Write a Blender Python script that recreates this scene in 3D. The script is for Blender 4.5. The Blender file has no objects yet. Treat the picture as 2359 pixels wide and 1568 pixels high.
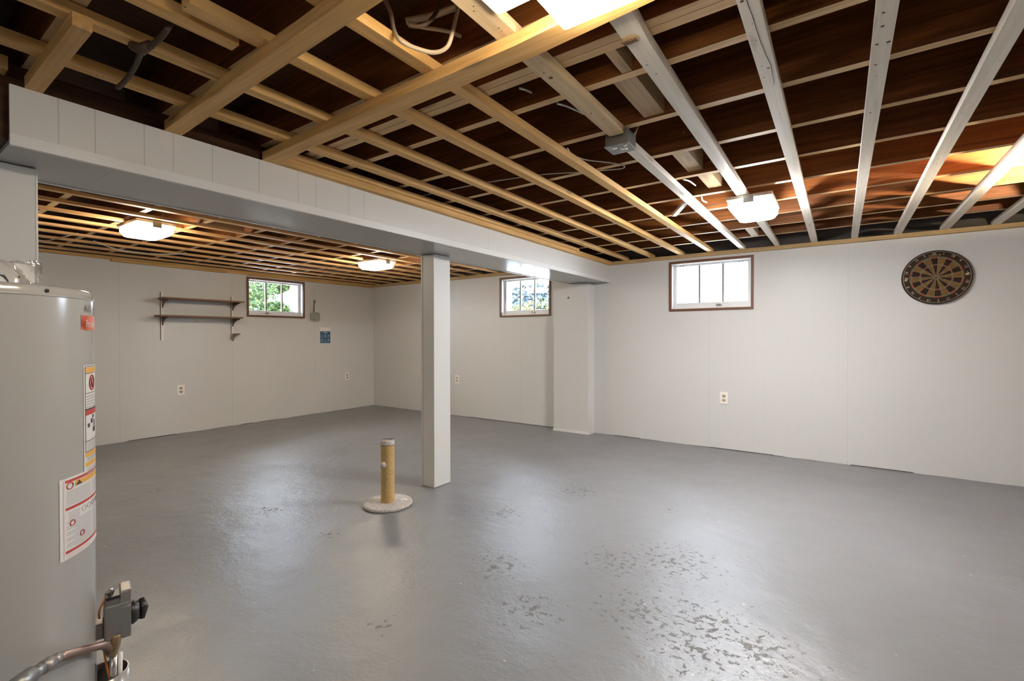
import bpy, bmesh, math, random
from mathutils import Vector, Matrix
random.seed(7)
S = bpy.context.scene
COL = S.collection
PI = math.pi
# ------------------------------------------------------------------ camera
CAMH, FPX, YAW, PIT, ROL = 1.18, 1086.1, -0.6086373, -0.00883961, 0.00113955
CXP, CYP = 1179.5, 784.0
cF = Vector((math.sin(YAW)*math.cos(PIT), math.cos(YAW)*math.cos(PIT), math.sin(PIT)))
_r = Vector((math.cos(YAW), -math.sin(YAW), 0)); _d = cF.cross(_r)
cR = _r*math.cos(ROL) + _d*math.sin(ROL); cD = -_r*math.sin(ROL) + _d*math.cos(ROL)
cam = bpy.data.cameras.new('camera'); camo = bpy.data.objects.new('camera', cam); COL.objects.link(camo)
cam.sensor_fit = 'HORIZONTAL'; cam.sensor_width = 36.0; cam.lens = 36.0*FPX/2359.0; cam.clip_start = 0.02; cam.clip_end = 200
camo.matrix_world = Matrix(((cR.x, -cD.x, -cF.x, 0), (cR.y, -cD.y, -cF.y, 0), (cR.z, -cD.z, -cF.z, CAMH), (0, 0, 0, 1)))
S.camera = camo
def at(px, py, z):
    """point of the plane at height z seen at a measured pixel of the photograph"""
    v = cF + cR*((px-CXP)/FPX) + cD*((py-CYP)/FPX)
    return v*((z-CAMH)/v.z) + Vector((0, 0, CAMH))
# ------------------------------------------------------------------ world, exposure
W = bpy.data.worlds.new('overcast_sky'); S.world = W; W.use_nodes = True
bg = W.node_tree.nodes['Background']; bg.inputs[0].default_value = (0.72, 0.84, 1.0, 1); bg.inputs[1].default_value = 15.0
S.view_settings.view_transform = 'Standard'; S.view_settings.look = 'None'
S.view_settings.exposure = 1.25; S.view_settings.gamma = 1.0; S.view_settings.use_curve_mapping = False
S.cycles.use_denoising = True; S.cycles.max_bounces = 8; S.cycles.diffuse_bounces = 5; S.cycles.glossy_bounces = 3
S.cycles.transparent_max_bounces = 8; S.cycles.sample_clamp_indirect = 6.0
LAMPS = {'warm': ((1.0, .86, .67), 25.0), 'top': ((1.0, .86, .66), 17.0), 'cool': ((1.0, .98, .97), 98.0), 'back': ((1.0, .98, .96), 40.0)}  # the last entry belongs to an added fill light

# ------------------------------------------------------------------ materials
def mat(name, col=(.8, .8, .8), rough=.5, metal=0.0, spec=.5, emit=None, emit_s=0.0):
    m = bpy.data.materials.new(name); m.use_nodes = True
    b = m.node_tree.nodes['Principled BSDF']
    b.inputs['Base Color'].default_value = (*col, 1); b.inputs['Roughness'].default_value = rough
    b.inputs['Metallic'].default_value = metal; b.inputs['Specular IOR Level'].default_value = spec
    if emit: b.inputs['Emission Color'].default_value = (*emit, 1); b.inputs['Emission Strength'].default_value = emit_s
    return m
class N:
    """small node helper"""
    def __init__(s, m): s.t = m.node_tree; s.b = s.t.nodes['Principled BSDF']
    def new(s, typ, **kw):
        n = s.t.nodes.new(typ)
        for k, v in kw.items(): setattr(n, k, v)
        return n
    def link(s, a, b): s.t.links.new(a, b)
    def math(s, op, a, b=None, c=None):
        n = s.new('ShaderNodeMath', operation=op)
        for i, v in enumerate((a, b, c)):
            if v is None: continue
            if hasattr(v, 'links'): s.link(v, n.inputs[i])
            else: n.inputs[i].default_value = v
        return n.outputs[0]
    def mix(s, f, a, b):
        n = s.new('ShaderNodeMix', data_type='RGBA')
        for i, v in ((0, f), (6, a), (7, b)):
            if hasattr(v, 'links'): s.link(v, n.inputs[i])
            else: n.inputs[i].default_value = v if i == 0 else (*v, 1)
        return n.outputs[2]
    def noise(s, vec, scale, detail=3, rough=.5):
        n = s.new('ShaderNodeTexNoise'); n.inputs['Scale'].default_value = scale; n.inputs['Detail'].default_value = detail
        n.inputs['Roughness'].default_value = rough
        if vec is not None: s.link(vec, n.inputs['Vector'])
        return n.outputs['Fac']
    def ramp(s, f, p0, p1, c0=(0, 0, 0), c1=(1, 1, 1)):
        n = s.new('ShaderNodeValToRGB'); s.link(f, n.inputs[0]); e = n.color_ramp.elements
        e[0].position = p0; e[1].position = p1; e[0].color = (*c0, 1); e[1].color = (*c1, 1)
        return n.outputs[0]
    def mapping(s, vec, scale, loc=(0, 0, 0)):
        n = s.new('ShaderNodeMapping'); s.link(vec, n.inputs['Vector']); n.inputs['Scale'].default_value = scale; n.inputs['Location'].default_value = loc
        return n.outputs[0]
    def bump(s, h, strength, dist=.01):
        n = s.new('ShaderNodeBump'); s.link(h, n.inputs['Height']); n.inputs['Strength'].default_value = strength; n.inputs['Distance'].default_value = dist
        s.link(n.outputs[0], s.b.inputs['Normal'])
    def color(s, c): s.link(c, s.b.inputs['Base Color'])
    def rough(s, r): s.link(r, s.b.inputs['Roughness'])
def wood(name, lo, hi, axis, rough=.6, knots=.5, kscale=2.2, seed=0.0):
    m = mat(name, hi, rough, spec=.35); n = N(m)
    g = n.new('ShaderNodeNewGeometry').outputs['Position']
    oi = n.new('ShaderNodeObjectInfo').outputs['Random']
    off = n.new('ShaderNodeVectorMath', operation='ADD'); n.link(g, off.inputs[0])
    cb = n.new('ShaderNodeCombineXYZ'); k = n.math('MULTIPLY', oi, 37.0); [n.link(k, cb.inputs[i]) for i in range(3)]
    n.link(cb.outputs[0], off.inputs[1]); v = off.outputs[0]
    sc = [55, 55, 55]; sc[axis] = 2.0
    f = n.noise(n.mapping(v, sc), 1.0, 4, .6)
    c = n.mix(n.ramp(f, .32, .68), lo, hi)
    sc2 = [9, 9, 9]; sc2[axis] = .8
    f2 = n.noise(n.mapping(v, sc2), 1.0, 2)
    c = n.mix(n.math('MULTIPLY', n.ramp(f2, .45, .75), .35), c, tuple(x*.62 for x in lo))
    vo = n.new('ShaderNodeTexVoronoi'); sk = [kscale*6]*3; sk[axis] = kscale
    n.link(n.mapping(v, sk), vo.inputs['Vector']); vo.inputs['Scale'].default_value = 1.0
    kn = n.ramp(vo.outputs['Distance'], .05, .17, (1, 1, 1), (0, 0, 0))
    c = n.mix(n.math('MULTIPLY', kn, knots), c, (.09, .05, .03))
    n.color(c); n.bump(f, .25, .002)
    return m
M = {}
M['strip'] = wood('pine_furring', (.62, .345, .10), (.80, .51, .205), 1, .55)
M['stripf'] = wood('amber_furring', (.62, .34, .13), (.82, .50, .22), 1, .55)
M['stripx'] = wood('pine_furring_cross', (.58, .325, .10), (.76, .48, .195), 0, .55)
M['stripw'] = wood('pale_pine_furring', (.76, .68, .57), (.88, .83, .74), 1, .5)
M['joist'] = wood('aged_shaded_joist_wood', (.10, .030, .005), (.24, .078, .013), 0, .6, .5, 1.6)  # aged brown, darkened further to hold the shade between joists
M['joistb'] = wood('floor_lit_joist_edge', (.55, .35, .16), (.75, .53, .29), 0, .6)  # same wood, underside lightened as if lit by floor bounce
M['block'] = wood('bridging_wood', (.36, .24, .12), (.50, .36, .20), 1, .6)
M['stripm'] = wood('lamplit_amber_furring', (.62, .44, .24), (.80, .64, .42), 1, .55)  # pale pine tinted orange to carry the near lamp's glow
M['ledger'] = wood('ledger_wood', (.50, .29, .09), (.70, .44, .17), 1, .6, .2)
M['ledgerx'] = wood('ledger_wood_cross', (.40, .26, .11), (.56, .39, .19), 0, .6, .2)
M['girder'] = wood('dark_girder_wood', (.045, .016, .006), (.09, .035, .012), 1, .6)
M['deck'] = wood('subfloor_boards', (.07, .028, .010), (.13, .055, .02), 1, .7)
M['shelf'] = wood('brown_shelf_wood', (.20, .105, .05), (.30, .17, .085), 1, .5, 0)
M['casing'] = mat('brown_window_casing', (.16, .065, .035), .4)
def paint(name, col, axis=0, major=(), minor=(), rough=.42, faint=.05, strong=.35):
    m = mat(name, col, rough, spec=.45); n = N(m)
    g = n.new('ShaderNodeNewGeometry').outputs['Position']
    sp = n.new('ShaderNodeSeparateXYZ'); n.link(g, sp.inputs[0]); u = sp.outputs[axis]
    def lines(ps, w):
        acc = None
        for p in ps:
            k = n.math('COMPARE', u, p, w); acc = k if acc is None else n.math('ADD', acc, k)
        return acc
    big = n.noise(n.mapping(g, (1, 1, 1)), 1.4, 3)
    c = n.mix(n.math('MULTIPLY', n.ramp(big, .35, .7), .5), col, tuple(x*.95 for x in col))
    fine = n.noise(n.mapping(g, (1, 1, 1)), 60, 3)
    h = n.math('MULTIPLY', fine, .15)
    if minor:
        L = lines(minor, .0016); c = n.mix(n.math('MULTIPLY', L, faint*2), c, tuple(x*.6 for x in col)); h = n.math('SUBTRACT', h, n.math('MULTIPLY', L, .3))
    if major:
        L = lines(major, .0018); c = n.mix(n.math('MULTIPLY', L, strong), c, tuple(x*.35 for x in col)); h = n.math('SUBTRACT', h, L)
    n.color(c); n.bump(h, .35, .003)
    return m
WALLC = (.66, .650, .632)
bx = [.055+1.2*k for k in range(-6, 4)]
mi = []
for b in bx: mi += [b+o for o in (-.10, .2, .42, .52, .72, .93)]
M['wallback'] = paint('painted_panel_back', WALLC, 0, bx, mi, strong=.22)
bl = [1.81+1.19*k for k in range(-4, 4)]
mi = []
for b in bl: mi += [b+o for o in (.10, .31, .52, .62, .83, 1.02)]
M['wallleft'] = paint('painted_panel_left', WALLC, 1, [b for b in bl], mi+[5.113], strong=.34)
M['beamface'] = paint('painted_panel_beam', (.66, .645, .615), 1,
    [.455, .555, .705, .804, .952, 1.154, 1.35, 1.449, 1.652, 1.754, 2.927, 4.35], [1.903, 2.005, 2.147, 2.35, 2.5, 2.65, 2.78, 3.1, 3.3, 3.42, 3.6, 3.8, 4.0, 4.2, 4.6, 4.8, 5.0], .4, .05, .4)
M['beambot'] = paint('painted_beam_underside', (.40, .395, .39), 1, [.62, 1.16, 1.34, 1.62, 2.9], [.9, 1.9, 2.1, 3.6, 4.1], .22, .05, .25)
M['white'] = paint('white_gloss_paint', (.74, .735, .715), rough=.3)
M['post'] = paint('painted_post', (.66, .65, .62), rough=.38)
M['sash'] = mat('white_window_sash', (.78, .78, .78), .35)
M['muntin'] = mat('shaded_muntin_paint', (.34, .33, .32), .45)  # white paint darkened to carry the muntins' shade against the sky
M['plastic'] = mat('white_plastic', (.88, .86, .83), .35)
M['darkslot'] = mat('dark_slot', (.03, .025, .02), .6)
M['beige'] = mat('ivory_receptacle', (.55, .42, .26), .4)
M['knot'] = mat('dark_knot', (.10, .05, .03), .7)
M['galv'] = mat('galvanised_steel', (.30, .305, .295), .42, .8)
M['steel'] = mat('bright_steel', (.62, .60, .57), .25, .9)
M['brass'] = mat('brass_fitting', (.34, .25, .15), .45, .9)
M['copper'] = mat('tarnished_copper', (.50, .34, .27), .32, .9)
M['dsteel'] = mat('dull_steel', (.36, .33, .31), .45, .8)
M['black'] = mat('black_plastic', (.02, .017, .016), .35)
M['lampmetal'] = mat('painted_lamp_pan', (.62, .58, .52), .35, .3)
M['cable'] = mat('white_cable_jacket', (.62, .58, .52), .5)
M['cabley'] = mat('aged_cable_jacket', (.60, .48, .32), .5)
M['cabled'] = mat('dark_cable_jacket', (.07, .04, .02), .6)
M['orange'] = mat('orange_wire', (.75, .24, .03), .5)
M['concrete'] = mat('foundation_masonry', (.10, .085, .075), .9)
for k_, (c_, e_) in LAMPS.items():
    M['lens_'+k_] = mat('glowing_lamp_lens_'+k_, (.9, .9, .88), .4, emit=c_, emit_s=e_); M['rim_'+k_] = mat('glowing_lens_rim_'+k_, (.9, .9, .88), .4, emit=c_, emit_s=e_*(1.1 if k_ in ('top', 'warm') else .75))
M['bulb'] = mat('glowing_bulb', (.9, .9, .88), .4, emit=(1, .84, .60), emit_s=7000)
# floor paint
m = M['floor'] = mat('glossy_grey_floor_paint', (.2, .21, .22), .3, spec=1.0); n = N(m)
g = n.new('ShaderNodeNewGeometry').outputs['Position']
a = n.noise(g, .9, 4, .55); b_ = n.noise(n.mapping(g, (1, 1, 1), (5, 3, 0)), 7, 5, .6)
c = n.mix(n.ramp(a, .35, .7), (.185, .185, .192), (.220, .224, .234))
c = n.mix(n.math('MULTIPLY', n.ramp(b_, .5, .75), .14), c, (.17, .16, .155))
chipn = n.noise(n.mapping(g, (1, 1, 1), (1, 7, 0)), 30, 5, .7)
acc = None
for (x, y, r) in [(1550, 1290, .40), (1470, 1410, .30), (1640, 1440, .35), (1600, 1495, .3), (620, 1175, .16), (1225, 1400, .22), (755, 1230, .12), (1545, 1175, .12), (1330, 1130, .3), (1420, 1290, .3), (1150, 1300, .25), (1750, 1500, .3), (880, 1440, .10), (1160, 1180, .2), (360, 1130, .10)]:
    p = at(x, y, 0)
    vm = n.new('ShaderNodeVectorMath', operation='DISTANCE'); n.link(g, vm.inputs[0]); vm.inputs[1].default_value = p
    k = n.math('MAXIMUM', n.math('SUBTRACT', 1.0, n.math('DIVIDE', vm.outputs['Value'], r)), 0.0)
    acc = k if acc is None else n.math('MAXIMUM', acc, k)
chip = n.ramp(n.math('ADD', chipn, n.math('MULTIPLY', acc, .14)), .655, .680)
chip = n.math('MULTIPLY', chip, n.math('MINIMUM', n.math('MULTIPLY', acc, 4.0), 1.0))
c = n.mix(n.math('MULTIPLY', chip, .85), c, (.11, .105, .098))
vo = n.new('ShaderNodeTexVoronoi', voronoi_dimensions='2D'); n.link(g, vo.inputs['Vector']); vo.inputs['Scale'].default_value = 3.4
sel = n.new('ShaderNodeSeparateColor'); n.link(vo.outputs['Color'], sel.inputs[0])
sp_ = n.math('MULTIPLY', n.math('LESS_THAN', n.math('ADD', vo.outputs['Distance'], n.math('MULTIPLY', n.noise(g, 110, 2), .035)), n.math('ADD', .020, n.math('MULTIPLY', sel.outputs[1], .018))), n.math('GREATER_THAN', sel.outputs[0], .45))
c = n.mix(n.math('MULTIPLY', sp_, .75), c, (.52, .45, .36))
n.color(c)
rr = n.math('ADD', n.math('MULTIPLY', n.noise(n.mapping(g, (1, 1, 1), (2, 2, 0)), 5, 4, .6), .12), .31)
rr = n.math('ADD', rr, n.math('MULTIPLY', chip, .35)); n.rough(rr)
hh = n.math('ADD', n.math('MULTIPLY', n.noise(g, 14, 6, .68), .8), n.math('MULTIPLY', n.noise(n.mapping(g, (1, 1, 1), (9, 0, 0)), 2.2, 2), 3.2))
hh = n.math('SUBTRACT', hh, n.math('MULTIPLY', chip, .35)); n.bump(hh, .55, .010)
# architectural glass
m = M['glass'] = bpy.data.materials.new('window_glass'); m.use_nodes = True; t = m.node_tree; t.nodes.clear()
o = t.nodes.new('ShaderNodeOutputMaterial'); mx = t.nodes.new('ShaderNodeMixShader'); tr = t.nodes.new('ShaderNodeBsdfTransparent'); gl = t.nodes.new('ShaderNodeBsdfGlossy')
fr = t.nodes.new('ShaderNodeFresnel'); fr.inputs[0].default_value = 1.3; gl.inputs['Roughness'].default_value = .02
t.links.new(fr.outputs[0], mx.inputs[0]); t.links.new(tr.outputs[0], mx.inputs[1]); t.links.new(gl.outputs[0], mx.inputs[2]); t.links.new(mx.outputs[0], o.inputs[0])
# clear film
m = M['film'] = bpy.data.materials.new('clear_plastic_film'); m.use_nodes = True; t = m.node_tree; t.nodes.clear()
o = t.nodes.new('ShaderNodeOutputMaterial'); mx = t.nodes.new('ShaderNodeMixShader'); tr = t.nodes.new('ShaderNodeBsdfTransparent'); gl = t.nodes.new('ShaderNodeBsdfGlossy')
mx.inputs[0].default_value = .28; gl.inputs['Roughness'].default_value = .12; tr.inputs[0].default_value = (.93, .93, .93, 1)
t.links.new(tr.outputs[0], mx.inputs[1]); t.links.new(gl.outputs[0], mx.inputs[2]); t.links.new(mx.outputs[0], o.inputs[0])

# ------------------------------------------------------------------ mesh helpers
class B:
    def __init__(s, tf=None): s.v = []; s.f = []; s.m = []; s.mats = []; s.tf = tf; s.sm = []
    def mi(s, m):
        if m not in s.mats: s.mats.append(m)
        return s.mats.index(m)
    def add(s, vs, fs, m, smooth=False):
        k = len(s.v); i = s.mi(m)
        for p in vs: s.v.append(tuple(s.tf(*p)) if s.tf else tuple(p))
        for f in fs: s.f.append(tuple(k+j for j in f)); s.m.append(i); s.sm.append(smooth)
    def box(s, x0, x1, y0, y1, z0, z1, m, mbot=None):
        if x0 > x1: x0, x1 = x1, x0
        if y0 > y1: y0, y1 = y1, y0
        vs = [(x, y, z) for z in (z0, z1) for y in (y0, y1) for x in (x0, x1)]
        s.add(vs, [(4, 5, 7, 6), (0, 1, 5, 4), (1, 3, 7, 5), (3, 2, 6, 7), (2, 0, 4, 6)], m)
        s.add(vs[:4], [(0, 2, 3, 1)], mbot or m)
    def bbox(s, x0, x1, y0, y1, z0, z1, m, r=.004):
        """box with chamfered vertical and top/bottom edges"""
        bm = bmesh.new(); bmesh.ops.create_cube(bm, size=1)
        for v in bm.verts: v.co = Vector(((x0+x1)/2+v.co.x*(x1-x0), (y0+y1)/2+v.co.y*(y1-y0), (z0+z1)/2+v.co.z*(z1-z0)))
        bmesh.ops.bevel(bm, geom=bm.edges[:], offset=r, segments=2, profile=.5, affect='EDGES')
        bm.verts.ensure_lookup_table(); bm.verts.index_update()
        s.add([v.co[:] for v in bm.verts], [[v.index for v in f.verts] for f in bm.faces], m); bm.free()
    def prism(s, poly, z0, z1, m, mbot=None):
        k = len(poly); vs = [(x, y, z0) for x, y in poly]+[(x, y, z1) for x, y in poly]
        s.add(vs, [tuple(range(k, 2*k))]+[(i, (i+1) % k, k+(i+1) % k, k+i) for i in range(k)], m)
        s.add([(x, y, z0) for x, y in poly], [tuple(reversed(range(k)))], mbot or m)
    def lathe(s, c, prof, m, n=40, axis=(0, 0, 1), smooth=True):
        ax = Vector(axis).normalized(); u = ax.orthogonal().normalized(); w = ax.cross(u); c = Vector(c); vs = []; fs = []
        for (r, h) in prof:
            for i in range(n):
                a = 2*PI*i/n; vs.append(c+ax*h+(u*math.cos(a)+w*math.sin(a))*max(r, 1e-5))
        for j in range(len(prof)-1):
            for i in range(n): fs.append((j*n+i, j*n+(i+1) % n, (j+1)*n+(i+1) % n, (j+1)*n+i))
        s.add(vs, fs, m, smooth)
    def tube(s, pts, r, m, n=10, cap=True):
        pts = [Vector(p) for p in pts]; vs = []; fs = []; rr = r if isinstance(r, (list, tuple)) else [r]*len(pts)
        up = Vector((0, 0, 1)); prev = None
        for i, p in enumerate(pts):
            d = (pts[min(i+1, len(pts)-1)]-pts[max(i-1, 0)]).normalized()
            if prev is None: u = d.cross(up); u = u.normalized() if u.length > 1e-3 else Vector((1, 0, 0))
            else: u = (prev-d*prev.dot(d)).normalized()
            prev = u; w = d.cross(u)
            for k in range(n): a = 2*PI*k/n; vs.append(p+(u*math.cos(a)+w*math.sin(a))*rr[i])
        for i in range(len(pts)-1):
            for k in range(n): fs.append((i*n+k, i*n+(k+1) % n, (i+1)*n+(k+1) % n, (i+1)*n+k))
        if cap: fs += [tuple(reversed(range(n))), tuple((len(pts)-1)*n+k for k in range(n))]
        s.add(vs, fs, m, True)
    def build(s, name, parent=None):
        me = bpy.data.meshes.new(name); me.from_pydata(s.v, [], s.f)
        for m in s.mats: me.materials.append(m)
        me.polygons.foreach_set('material_index', s.m); me.polygons.foreach_set('use_smooth', s.sm)
        me.update(); o = bpy.data.objects.new(name, me); COL.objects.link(o)
        if parent: 
            o.parent = parent; o.matrix_parent_inverse = Matrix.Translation(-Vector(parent.location))
        return o
def spline(pts, k=8):
    pts = [Vector(p) for p in pts]; out = []
    for i in range(len(pts)-1):
        p0 = pts[max(i-1, 0)]; p1 = pts[i]; p2 = pts[i+1]; p3 = pts[min(i+2, len(pts)-1)]
        for j in range(k):
            t = j/k; out.append(.5*((2*p1)+(-p0+p2)*t+(2*p0-5*p1+4*p2-p3)*t*t+(-p0+3*p1-3*p2+p3)*t**3))
    out.append(pts[-1]); return out
def tag(o, label, cat, group=None, kind=None):
    o['label'] = label; o['category'] = cat
    if group: o['group'] = group
    if kind: o['kind'] = kind
    return o
def thing(name, loc, label, cat, group=None):
    o = bpy.data.objects.new(name, None); COL.objects.link(o); o.location = loc; o.empty_display_size = .1
    return tag(o, label, cat, group)
def struct(b, name, parent=None, label=None):
    o = b.build(name, parent)
    if not parent: o['kind'] = 'structure'
    if label: o['label'] = label
    return o
def text_mesh(txt, size, extr=0.0):
    cu = bpy.data.curves.new('t', 'FONT'); cu.body = txt; cu.size = size; cu.extrude = extr; cu.align_x = 'CENTER'; cu.align_y = 'CENTER'; cu.resolution_u = 3
    o = bpy.data.objects.new('t', cu); COL.objects.link(o)
    dg = bpy.context.evaluated_depsgraph_get(); dg.update()
    me = bpy.data.meshes.new_from_object(o.evaluated_get(dg)); vs = [v.co.copy() for v in me.vertices]; fs = [tuple(p.vertices) for p in me.polygons]
    bpy.data.objects.remove(o); bpy.data.curves.remove(cu); bpy.data.meshes.remove(me)
    return vs, fs
# ordinal words for labels
ORD = ['first', 'second', 'third', 'fourth', 'fifth', 'sixth', 'seventh', 'eighth', 'ninth', 'tenth', 'eleventh', 'twelfth', 'thirteenth', 'fourteenth', 'fifteenth']

# ------------------------------------------------------------------ room shell
XL, YB, XR, YF = -6.60, 5.295, 3.6, -3.2
ZT = 2.335
DEPTH = .24
b = B(); b.box(XL-DEPTH, XR+.2, YF-.2, YB+DEPTH, -.12, 0, M['floor']); fl = struct(b, 'floor', label='glossy grey painted concrete floor with worn patches')
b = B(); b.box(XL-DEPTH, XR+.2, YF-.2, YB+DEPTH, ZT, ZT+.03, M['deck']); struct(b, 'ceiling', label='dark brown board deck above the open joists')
WINB = [(-3.892, -3.078, 1.443, 1.990), (-1.561, -.720, 1.453, 1.998)]
WINL = [(3.187, 4.024, 1.452, 1.991)]
def opened(b, wins, a0, a1, z0, z1, v0, v1, m, cw=.02):
    ops = [(w[0]+cw, w[1]-cw, w[2]+cw, w[3]-cw) for w in wins]
    xs = sorted({a0, a1, *[o[0] for o in ops], *[o[1] for o in ops]})
    for p, q in zip(xs[:-1], xs[1:]):
        hit = [o for o in ops if o[0] <= p+1e-6 and o[1] >= q-1e-6]
        if hit:
            o = hit[0]
            if z0 < o[2]: b.box(p, q, v0, v1, z0, min(o[2], z1), m)
            if o[3] < z1: b.box(p, q, v0, v1, max(o[3], z0), z1, m)
        else: b.box(p, q, v0, v1, z0, z1, m)
TFB = lambda u, v, z: (u, YB+v, z)
TFL = lambda u, v, z: (XL-v, u, z)
def jagged(b, a0, a1, m, rnd, gaps):
    """lower edge of the wall panelling, cut by hand just above the slab"""
    u = a0
    while u < a1:
        w = min(rnd.uniform(.03, .16), a1-u)
        low = .006 if any(g0 <= u <= g1 for g0, g1 in gaps) else rnd.choice((0, 0, .0015, .003))
        b.box(u, u+w, 0, .012, low, .03, m); u += w
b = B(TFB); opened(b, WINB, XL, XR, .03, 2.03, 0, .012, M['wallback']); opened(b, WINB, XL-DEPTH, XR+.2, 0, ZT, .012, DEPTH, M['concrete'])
jagged(b, XL, XR, M['wallback'], random.Random(3), [(-4.5, -3.0), (-2.3, -1.9), (-1.14, -.6), (.055, .5)])
struct(b, 'wall_back', label='white painted panelling with two small high windows and a dartboard')
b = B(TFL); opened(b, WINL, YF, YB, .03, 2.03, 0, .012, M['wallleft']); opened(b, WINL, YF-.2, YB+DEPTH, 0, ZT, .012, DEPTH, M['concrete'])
jagged(b, YF, YB, M['wallleft'], random.Random(4), [(1.81, 2.2), (3.0, 3.2)])
struct(b, 'wall_left', label='white painted panelling with one small high window and wall shelves')
b = B(); b.box(XR, XR+.2, YF-.2, YB+DEPTH, 0, ZT, M['wallleft']); struct(b, 'wall_right')
b = B(); b.box(XL-DEPTH, XR+.2, YF-.2, YF, 0, ZT, M['wallback']); struct(b, 'wall_front')

# ------------------------------------------------------------------ windows
def window(idx, tf, w, label, latch_u):
    u0, u1, z0, z1 = w; r = bpy.data.objects.new('window_%d' % idx, None); COL.objects.link(r)
    r.location = tf((u0+u1)/2, 0, z0); r['kind'] = 'structure'; r['label'] = label
    cw = .024
    b = B(tf)
    b.box(u0, u1, -.014, .004, z0, z0+cw, M['casing']); b.box(u0, u1, -.014, .004, z1-cw, z1, M['casing'])
    b.box(u0, u0+cw, -.014, .004, z0+cw, z1-cw, M['casing']); b.box(u1-cw, u1, -.014, .004, z0+cw, z1-cw, M['casing'])
    b.build('casing', r)
    i0, i1, j0, j1 = u0+.02, u1-.02, z0+.02, z1-.02; th = .012
    b = B(tf); b.box(i0, i0+th, 0, DEPTH, j0, j1, M['sash']); b.box(i1-th, i1, 0, DEPTH, j0, j1, M['sash'])
    b.box(i0+th, i1-th, 0, DEPTH, j0, j0+th, M['sash']); b.box(i0+th, i1-th, 0, DEPTH, j1-th, j1, M['sash']); b.build('jamb', r)
    i0 += th; i1 -= th; j0 += th; j1 -= th; s0, s1 = .066, .096; sw, sb, st = .032, .060, .020
    b = B(tf); b.bbox(i0, i1, s0, s1, j0, j0+sb, M['sash'], .003); b.bbox(i0, i1, s0, s1, j1-st, j1, M['sash'], .003)
    b.bbox(i0, i0+sw, s0, s1, j0+sb, j1-st, M['sash'], .003); b.bbox(i1-sw, i1, s0, s1, j0+sb, j1-st, M['sash'], .003)
    for (a, c) in ((i0+.07, j1-.012), (i0+.10, j1-.012), (i1-.08, j1-.012), (i1-.11, j1-.012)):
        b.lathe((a, s0-.001, c), [(0, -.003), (.005, -.003), (.005, 0)], M['darkslot'], 8, (0, 1, 0)) if tf is TFB else b.box(a-.004, a+.004, s0-.003, s0, c-.004, c+.004, M['darkslot'])
    b.build('sash', r)
    for k in (1, 2):
        um = i0+sw+(i1-i0-2*sw)*k/3
        b = B(tf); b.bbox(um-.011, um+.011, s0+.004, s1-.004, j0+sb, j1-st, M['muntin'], .002); b.build('muntin', r)
    b = B(tf); b.box(i0+sw, i1-sw, .079, .083, j0+sb, j1-st, M['glass']); b.build('pane', r)
    b = B(tf); zl = j0+.022
    b.bbox(latch_u-.030, latch_u+.030, s0-.006, s0, zl-.008, zl+.010, M['galv'], .002)
    b.bbox(latch_u-.008, latch_u+.022, s0-.022, s0-.006, zl-.004, zl+.014, M['steel'], .003)
    b.bbox(latch_u-.026, latch_u-.014, s0-.016, s0-.004, zl, zl+.020, M['steel'], .003)
    b.build('latch', r)
window(1, TFL, WINL[0], 'small three-light basement window with brown casing, green leaves outside', 3.50)
window(2, TFB, WINB[0], 'small three-light basement window partly behind the boxed beam, yellow bush outside', -3.38)
window(3, TFB, WINB[1], 'small three-light basement window, bright white, between pilaster and dartboard', -1.06)

# ------------------------------------------------------------------ joists
ZJ = 2.10
near = [-2.87, -2.46, -2.05, -1.64, -1.235, -.83, -.42, -.02, .37, .775, 1.175, 1.36, 1.40, 1.590, 1.980, 2.395, 2.806, 3.225, 3.636, 4.040, 4.439, 4.844]
for i, y in enumerate(near):
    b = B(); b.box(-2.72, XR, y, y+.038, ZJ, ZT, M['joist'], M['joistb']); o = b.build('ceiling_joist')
    k = len(near)-1-i
    if abs(y-1.36) < .01: lab = 'brown near-bay ceiling joist, nearer half of the doubled pair by the long cross board'
    elif abs(y-1.40) < .01: lab = 'brown near-bay ceiling joist, farther half of the doubled pair'
    elif y > 1.5: lab = 'aged brown near-bay ceiling joist, %s one out from the back wall' % (ORD[k] if k else 'nearest')
    else: lab = 'dark brown near-bay ceiling joist, %s one on the camera side of the doubled joists' % ORD[10-i]
    tag(o, lab, 'joist', 'ceiling joists')
far = [-2.80+.405*k for k in range(9)]+[.835, 1.262, 1.665, 2.072, 2.480, 2.880, 3.290, 3.700, 4.100, 4.505, 4.905]
for i, y in enumerate(far):
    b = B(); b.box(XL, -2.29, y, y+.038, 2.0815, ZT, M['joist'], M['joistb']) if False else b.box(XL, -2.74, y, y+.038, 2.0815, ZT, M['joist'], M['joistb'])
    tag(b.build('ceiling_joist'), 'brown far-bay ceiling joist, %s one from the back wall' % (ORD+['sixteenth', 'seventeenth', 'eighteenth', 'nineteenth', 'twentieth', 'twenty-first'])[len(far)-1-i], 'joist', 'far bay ceiling joists')
# wood girder boxed in by the beam
b = B(); b.box(-2.69, -2.30, YF, YB, 1.842, ZJ, M['girder']); tag(b.build('wooden_girder'), 'dark wooden girder bared at the top left where the white box ends', 'girder')
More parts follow.
